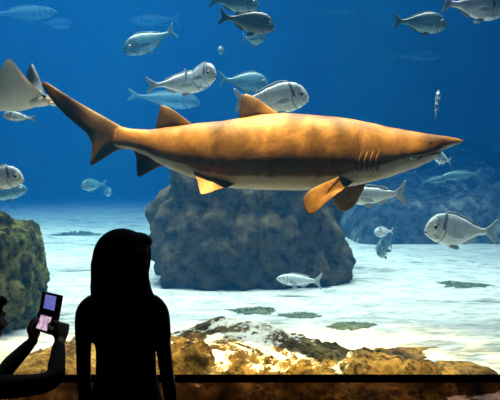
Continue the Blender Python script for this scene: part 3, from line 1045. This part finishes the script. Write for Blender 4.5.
mb.tube(LA[:3], [.041, .038, .033]); mb.tube(RA[:3], [.041, .038, .033])
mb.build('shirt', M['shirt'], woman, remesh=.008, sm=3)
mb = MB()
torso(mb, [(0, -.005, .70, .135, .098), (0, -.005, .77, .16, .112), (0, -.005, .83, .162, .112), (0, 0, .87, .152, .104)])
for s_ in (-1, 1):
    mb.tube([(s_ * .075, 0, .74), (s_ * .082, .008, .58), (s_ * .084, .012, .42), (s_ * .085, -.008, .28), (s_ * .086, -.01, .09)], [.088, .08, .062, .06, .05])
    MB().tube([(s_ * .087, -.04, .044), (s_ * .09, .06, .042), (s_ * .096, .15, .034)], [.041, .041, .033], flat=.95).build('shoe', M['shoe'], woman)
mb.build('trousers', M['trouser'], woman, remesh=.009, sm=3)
mb = MB()
hr = Matrix.Rotation(-R(35), 3, 'Z')
mb.ball((-.004, -.008, 1.424), (.094, .104, .094), n=28, m=18, rot=hr)
mb.ball((.045, .03, 1.462), (.058, .06, .038), n=20, rot=hr)           # fringe over the brow
rs = []
for (z, rx, ry, cx, cy) in ((1.45, .098, .085, 0, -.03), (1.40, .104, .075, -.002, -.045), (1.36, .102, .066, -.004, -.05), (1.32, .099, .056, -.004, -.055), (1.29, .094, .047, -.002, -.058), (1.274, .088, .04, .0, -.058)):
    rs.append([Vector((cx + rx * math.cos(a), cy + ry * math.sin(a), z + .006 * math.sin(9 * a))) for a in [2 * math.pi * j / 36 for j in range(36)]])
mb.rings(rs)
for k in range(34):
    u = k / 33 * 2 - 1
    x = u * .093
    yb = -.055 - .04 * math.sqrt(1 - u * u * .95)
    ln = random.uniform(.0, .022)
    mb.tube([(x, yb + .01, 1.36), (x * 1.02, yb, 1.30), (x * (1.02 + .06 * random.uniform(-1, 1)), yb + .006, 1.268 - ln)], [.013, .011, .005], n=8, sub=3)
mb.tube([(.07, .035, 1.475), (.084, .025, 1.425), (.082, .012, 1.37), (.074, .0, 1.32)], [.018, .017, .016, .012], n=10)
mb.tube([(.082, .0, 1.36), (.090, -.012, 1.31), (.104, -.022, 1.28), (.124, -.03, 1.252)], [.013, .013, .011, .005], n=8)
mb.tube([(.078, .0, 1.35), (.086, -.01, 1.30), (.098, -.02, 1.262)], [.013, .011, .004], n=8)
mb.tube([(-.09, -.02, 1.36), (-.099, -.03, 1.30), (-.108, -.035, 1.262)], [.013, .010, .0035], n=8)
mb.tube([(-.088, -.03, 1.35), (-.094, -.04, 1.29), (-.101, -.045, 1.245)], [.013, .010, .0035], n=8)
mb.tube([(-.092, -.02, 1.35), (-.104, -.03, 1.315), (-.106, -.03, 1.292)], [.012, .008, .003], n=8)
mb.build('hair', M['hair'], woman, remesh=.0045, sm=1)

# --- child at the left edge, holding up the gadget
kid0 = Vector((-1.03, 2.10, 0))
kid = empty('person', kid0)
tag(kid, 'silhouetted child at the left edge holding up a small two-screen gadget', 'person')
KF = math.atan2(.55, .83)
SC = .86
mb = MB()
KT = [(0, 0, .56, .105, .08), (0, 0, .62, .122, .09), (0, 0, .70, .118, .086), (0, 0, .78, .105, .08), (0, 0, .88, .115, .082), (0, 0, .96, .122, .078), (0, 0, 1.0, .11, .064), (0, .0, 1.025, .07, .05), (.01, .014, 1.05, .042, .042), (.02, .025, 1.09, .04, .041)]
KT = [(a, b, z, c_, d) for (a, b, z, c_, d) in KT]
torso(mb, KT, KF)
W2 = lambda px, py, d: P(px, py, d) - kid0
rsh, lsh = Vector((.83 * .115, -.55 * .115, .985)), Vector((-.83 * .115, .55 * .115, .985))
# gadget frame
gc = P(49.5, 312.5, 2.37)
GY_ = R(38)
grv = Vector((math.cos(GY_), -math.sin(GY_), 0))                # its right edge direction
gn = Vector((-math.sin(GY_), -math.cos(GY_), .22)).normalized()  # screens face the child and us
gup = gn.cross(grv).normalized()
if gup.z < 0: gup = -gup
gr = Matrix((grv, gup, gn)).transposed()                        # columns: right, up, normal
G = lambda x, y, z: gc + gr @ Vector((x, y, z))
rw = W2(59.5, 342, 2.27); re = W2(51.5, 380, 2.12)
lw = W2(33, 341, 2.37); le = W2(-6, 381, 2.22)
mb.tube([rsh, rsh.lerp(re, .5) + Vector((0, 0, -.012)), re, re.lerp(rw, .45) + Vector((.006, 0, 0)), rw], [.040, .037, .031, .029, .02])
mb.tube([lsh, lsh.lerp(le, .5) + Vector((0, 0, -.01)), le, le.lerp(lw, .45), lw], [.040, .036, .030, .028, .02])
rgrip = G(.092, -.045, -.004) - kid0
lgrip = G(-.088, -.045, -.004) - kid0
hand(mb, rw, (rgrip - rw) + Vector((0, 0, .012)), -grv - gn * .2, gn, .84, (55, 60, 40), .03, .55)
hand(mb, lw, (lgrip - lw) + Vector((0, 0, .012)), grv - gn * .2, gn, .84, (55, 60, 40), .03, .55)
for s_ in (-1, 1):
    ox, oy = .83 * s_ * .062, -.55 * s_ * .062
    mb.tube([(ox, oy, .59), (ox, oy, .45), (ox, oy, .32), (ox - .005, oy - .008, .2), (ox - .005, oy - .01, .06)], [.064, .057, .043, .04, .029])
    mb.tube([(ox - .02, oy - .03, .034), (ox + .03, oy + .045, .032), (ox + .065, oy + .1, .022)], [.029, .03, .02], flat=.8)
hcn = Vector((.052, .05, 1.185))
KL, krot = head(mb, hcn, KF, .94, R(-6))
mb.tube([(.005, .005, 1.0), hcn + Vector((-.02, -.02, -.05))], [.044, .042])
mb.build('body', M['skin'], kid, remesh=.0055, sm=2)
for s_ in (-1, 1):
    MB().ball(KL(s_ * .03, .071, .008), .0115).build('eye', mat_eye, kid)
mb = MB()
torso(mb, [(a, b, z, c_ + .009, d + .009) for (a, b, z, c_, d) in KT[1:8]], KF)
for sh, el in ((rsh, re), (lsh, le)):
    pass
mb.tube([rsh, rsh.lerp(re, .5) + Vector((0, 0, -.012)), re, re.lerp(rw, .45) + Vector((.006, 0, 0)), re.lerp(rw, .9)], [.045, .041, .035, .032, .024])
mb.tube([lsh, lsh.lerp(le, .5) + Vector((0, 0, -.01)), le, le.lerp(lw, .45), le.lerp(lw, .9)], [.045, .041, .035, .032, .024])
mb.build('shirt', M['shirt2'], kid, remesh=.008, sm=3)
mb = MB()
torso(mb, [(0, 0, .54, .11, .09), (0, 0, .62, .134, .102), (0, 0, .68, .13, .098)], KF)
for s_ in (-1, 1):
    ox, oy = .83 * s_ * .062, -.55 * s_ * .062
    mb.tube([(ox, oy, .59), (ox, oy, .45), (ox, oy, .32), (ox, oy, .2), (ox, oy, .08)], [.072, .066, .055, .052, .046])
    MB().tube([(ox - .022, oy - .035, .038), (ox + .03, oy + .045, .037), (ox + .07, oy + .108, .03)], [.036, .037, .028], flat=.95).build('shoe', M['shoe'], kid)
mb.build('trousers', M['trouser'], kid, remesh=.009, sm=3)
mb = MB()
mb.ball(KL(0, -.02, .038), (.079 * .98, .092 * .98, .08 * .98), n=26, m=16, rot=krot)
mb.ball(KL(0, -.045, -.012), (.072, .055, .07), n=22, rot=krot)
for s_ in (-1, 0, 1):
    mb.ball(KL(s_ * .034, .05, .075), (.03, .03, .022), n=16, rot=krot)
mb.build('hair', M['hair'], kid, remesh=.005, sm=2)

# --- the gadget: two hinged halves, a lit screen in each
gad = empty('handheld_console', gc)
tag(gad, 'black folding two-screen handheld console with lit screens, in raised hands', 'handheld console')
M['scr_up'] = screen_mat('lit_upper_screen', (.10, .12, .42), (.16, .17, .50), 1.0, 14)
M['scr_lo'] = screen_mat('lit_lower_screen', (.75, .55, .70), (.42, .24, .36), 1.0, 40)
I3 = gr
lower_up = (gup * math.cos(R(14)) - gn * math.sin(R(14)))   # lower half tips towards us at the bottom
ln_ = grv.cross(lower_up).normalized()
if ln_.dot(gn) < 0: ln_ = -ln_
lr = Matrix((grv, lower_up, ln_)).transposed()
hinge = gup * -.003
uc = gup * .040
lc = hinge - lower_up * .041
lid = MB().box(uc, (.066, .037, .006), rot=gr, bev=.004).build('lid', M['plastic'], gad)
MB().box(uc + gn * .0062, (.037, .0275, .0006), rot=gr).build('upper_screen', M['scr_up'], lid, smooth=False)
for sx in (-1, 1):
    for kx in (-.0035, .0035):
        MB().ball(uc + gn * .006 + grv * (sx * .051 + kx) + gup * 0, .0014, n=8, m=6).build('speaker_hole', M['slit'], lid)
base = MB().box(lc, (.066, .037, .008), rot=lr, bev=.004).build('base', M['plastic'], gad)
MB().box(lc + ln_ * .0082, (.036, .0275, .0006), rot=lr).build('touch_screen', M['scr_lo'], base, smooth=False)
for dx, dy in ((.008, 0), (-.008, 0), (0, .008), (0, -.008)):
    MB().ball(lc + ln_ * .0082 + grv * (.051 + dx) + lower_up * (.008 + dy), .0034, n=10, m=6).build('button', M['rail'], base)
pad = MB().box(lc + ln_ * .0088 - grv * .051 + lower_up * .008, (.010, .0036, .0012), rot=lr)
pad.box(lc + ln_ * .0088 - grv * .051 + lower_up * .008, (.0036, .010, .0012), rot=lr)
pad.build('direction_pad', M['rail'], base, smooth=False)
MB().tube([hinge - grv * .062, hinge + grv * .062], [.0065, .0065], n=12).build('hinge', M['plastic'], gad)

# ------------------------------------------------------------------ lights over the tank
def aim(o, tgt):
    d = Vector(tgt) - o.location
    o.rotation_euler = d.to_track_quat('-Z', 'Y').to_euler()


def area(name, loc, tgt, sx, sy, e, col):
    l = bpy.data.lights.new(name, 'AREA'); l.shape = 'RECTANGLE'; l.size = sx; l.size_y = sy
    l.energy = e; l.color = col
    o = bpy.data.objects.new(name, l); COL.objects.link(o); o.location = loc; aim(o, tgt)
    return o


def spot(name, loc, tgt, ang, e, col, blend=.7, rad=.1, ripple=None):
    l = bpy.data.lights.new(name, 'SPOT'); l.spot_size = R(ang); l.spot_blend = blend
    l.energy = e; l.color = col; l.shadow_soft_size = rad
    o = bpy.data.objects.new(name, l); COL.objects.link(o); o.location = loc; aim(o, tgt)
    return o


def ripples(l, scale, lo, hi, off=0.0):
    """water-surface ripple pattern in a lamp's beam"""
    l.use_nodes = True
    t = NT(l)
    em = t.n['Emission']
    tc = t.new('ShaderNodeTexCoord')
    mp = t.new('ShaderNodeMapping'); mp.inputs['Scale'].default_value = (scale,) * 3
    mp.inputs['Location'].default_value = (off, off * .6, off * .3)
    t.link(tc.outputs['Normal'], mp.inputs['Vector'])
    nz = t.new('ShaderNodeTexNoise', Scale=1.3); t.link(mp.outputs[0], nz.inputs['Vector'])
    mx = t.new('ShaderNodeMix', data_type='RGBA'); mx.inputs[0].default_value = .25
    t.link(mp.outputs[0], mx.inputs[6]); t.link(nz.outputs['Color'], mx.inputs[7])
    vo = t.new('ShaderNodeTexVoronoi', feature='DISTANCE_TO_EDGE', Scale=1.0)
    t.link(mx.outputs[2], vo.inputs['Vector'])
    r = t.new('ShaderNodeMapRange', interpolation_type='SMOOTHSTEP')
    t.link(vo.outputs['Distance'], r.inputs[0])
    r.inputs[1].default_value = .0; r.inputs[2].default_value = .30
    r.inputs[3].default_value = hi; r.inputs[4].default_value = lo
    t.link(r.outputs[0], em.inputs['Strength'])


area('tank_lamp_back', (-5, 16, 8.9), (-5, 16, 0), 13, 13, 410, (.01, .25, 1))
m_ = area('tank_lamp_middle', (-.2, 7.8, 8.9), (-.2, 7.2, 0), 9, 3.6, 1560, (1, .80, .69))
m_.data.spread = R(100)
l_ = area('tank_fill_left', (-4.6, 12.5, 8.9), (-4.6, 12.5, 0), 7, 8, 1150, (1, .80, .56))  # unseen fill lamp, added to brighten the far left sand
l_.data.spread = R(90)
for i, x in enumerate((-1.2, -.4, .4, 1.15)):
    k_ = spot('tank_spot_warm', (x, 3.44, 5.6), (x, 4.10, 1.0), 27, (2500, 2600, 2500, 1500)[i], (1, .57, .19), .7, .04)
    ripples(k_.data, 19, .4, 2.6, i * 3.7)

w = bpy.data.worlds.new('dark'); S.world = w; w.use_nodes = True
w.node_tree.nodes['Background'].inputs[0].default_value = (0.01, 0.012, 0.016, 1)
w.node_tree.nodes['Background'].inputs[1].default_value = .1

# ------------------------------------------------------------------ camera
cam = bpy.data.cameras.new('camera'); co = bpy.data.objects.new('camera', cam); COL.objects.link(co)
co.location = (0, 0, CZ); co.rotation_euler = (math.pi / 2 - TH, 0, 0)
cam.sensor_width = 36; cam.lens = 36 * F / 500; cam.clip_start = .05; cam.clip_end = 200
S.camera = co
S.view_settings.view_transform = 'Standard'
S.view_settings.look = 'None'
S.view_settings.exposure = 0.0
S.view_settings.gamma = 1.0
S.view_settings.use_curve_mapping = False
S.cycles.use_denoising = True
S.cycles.volume_bounces = 1
S.cycles.max_bounces = 8
S.cycles.transparent_max_bounces = 16
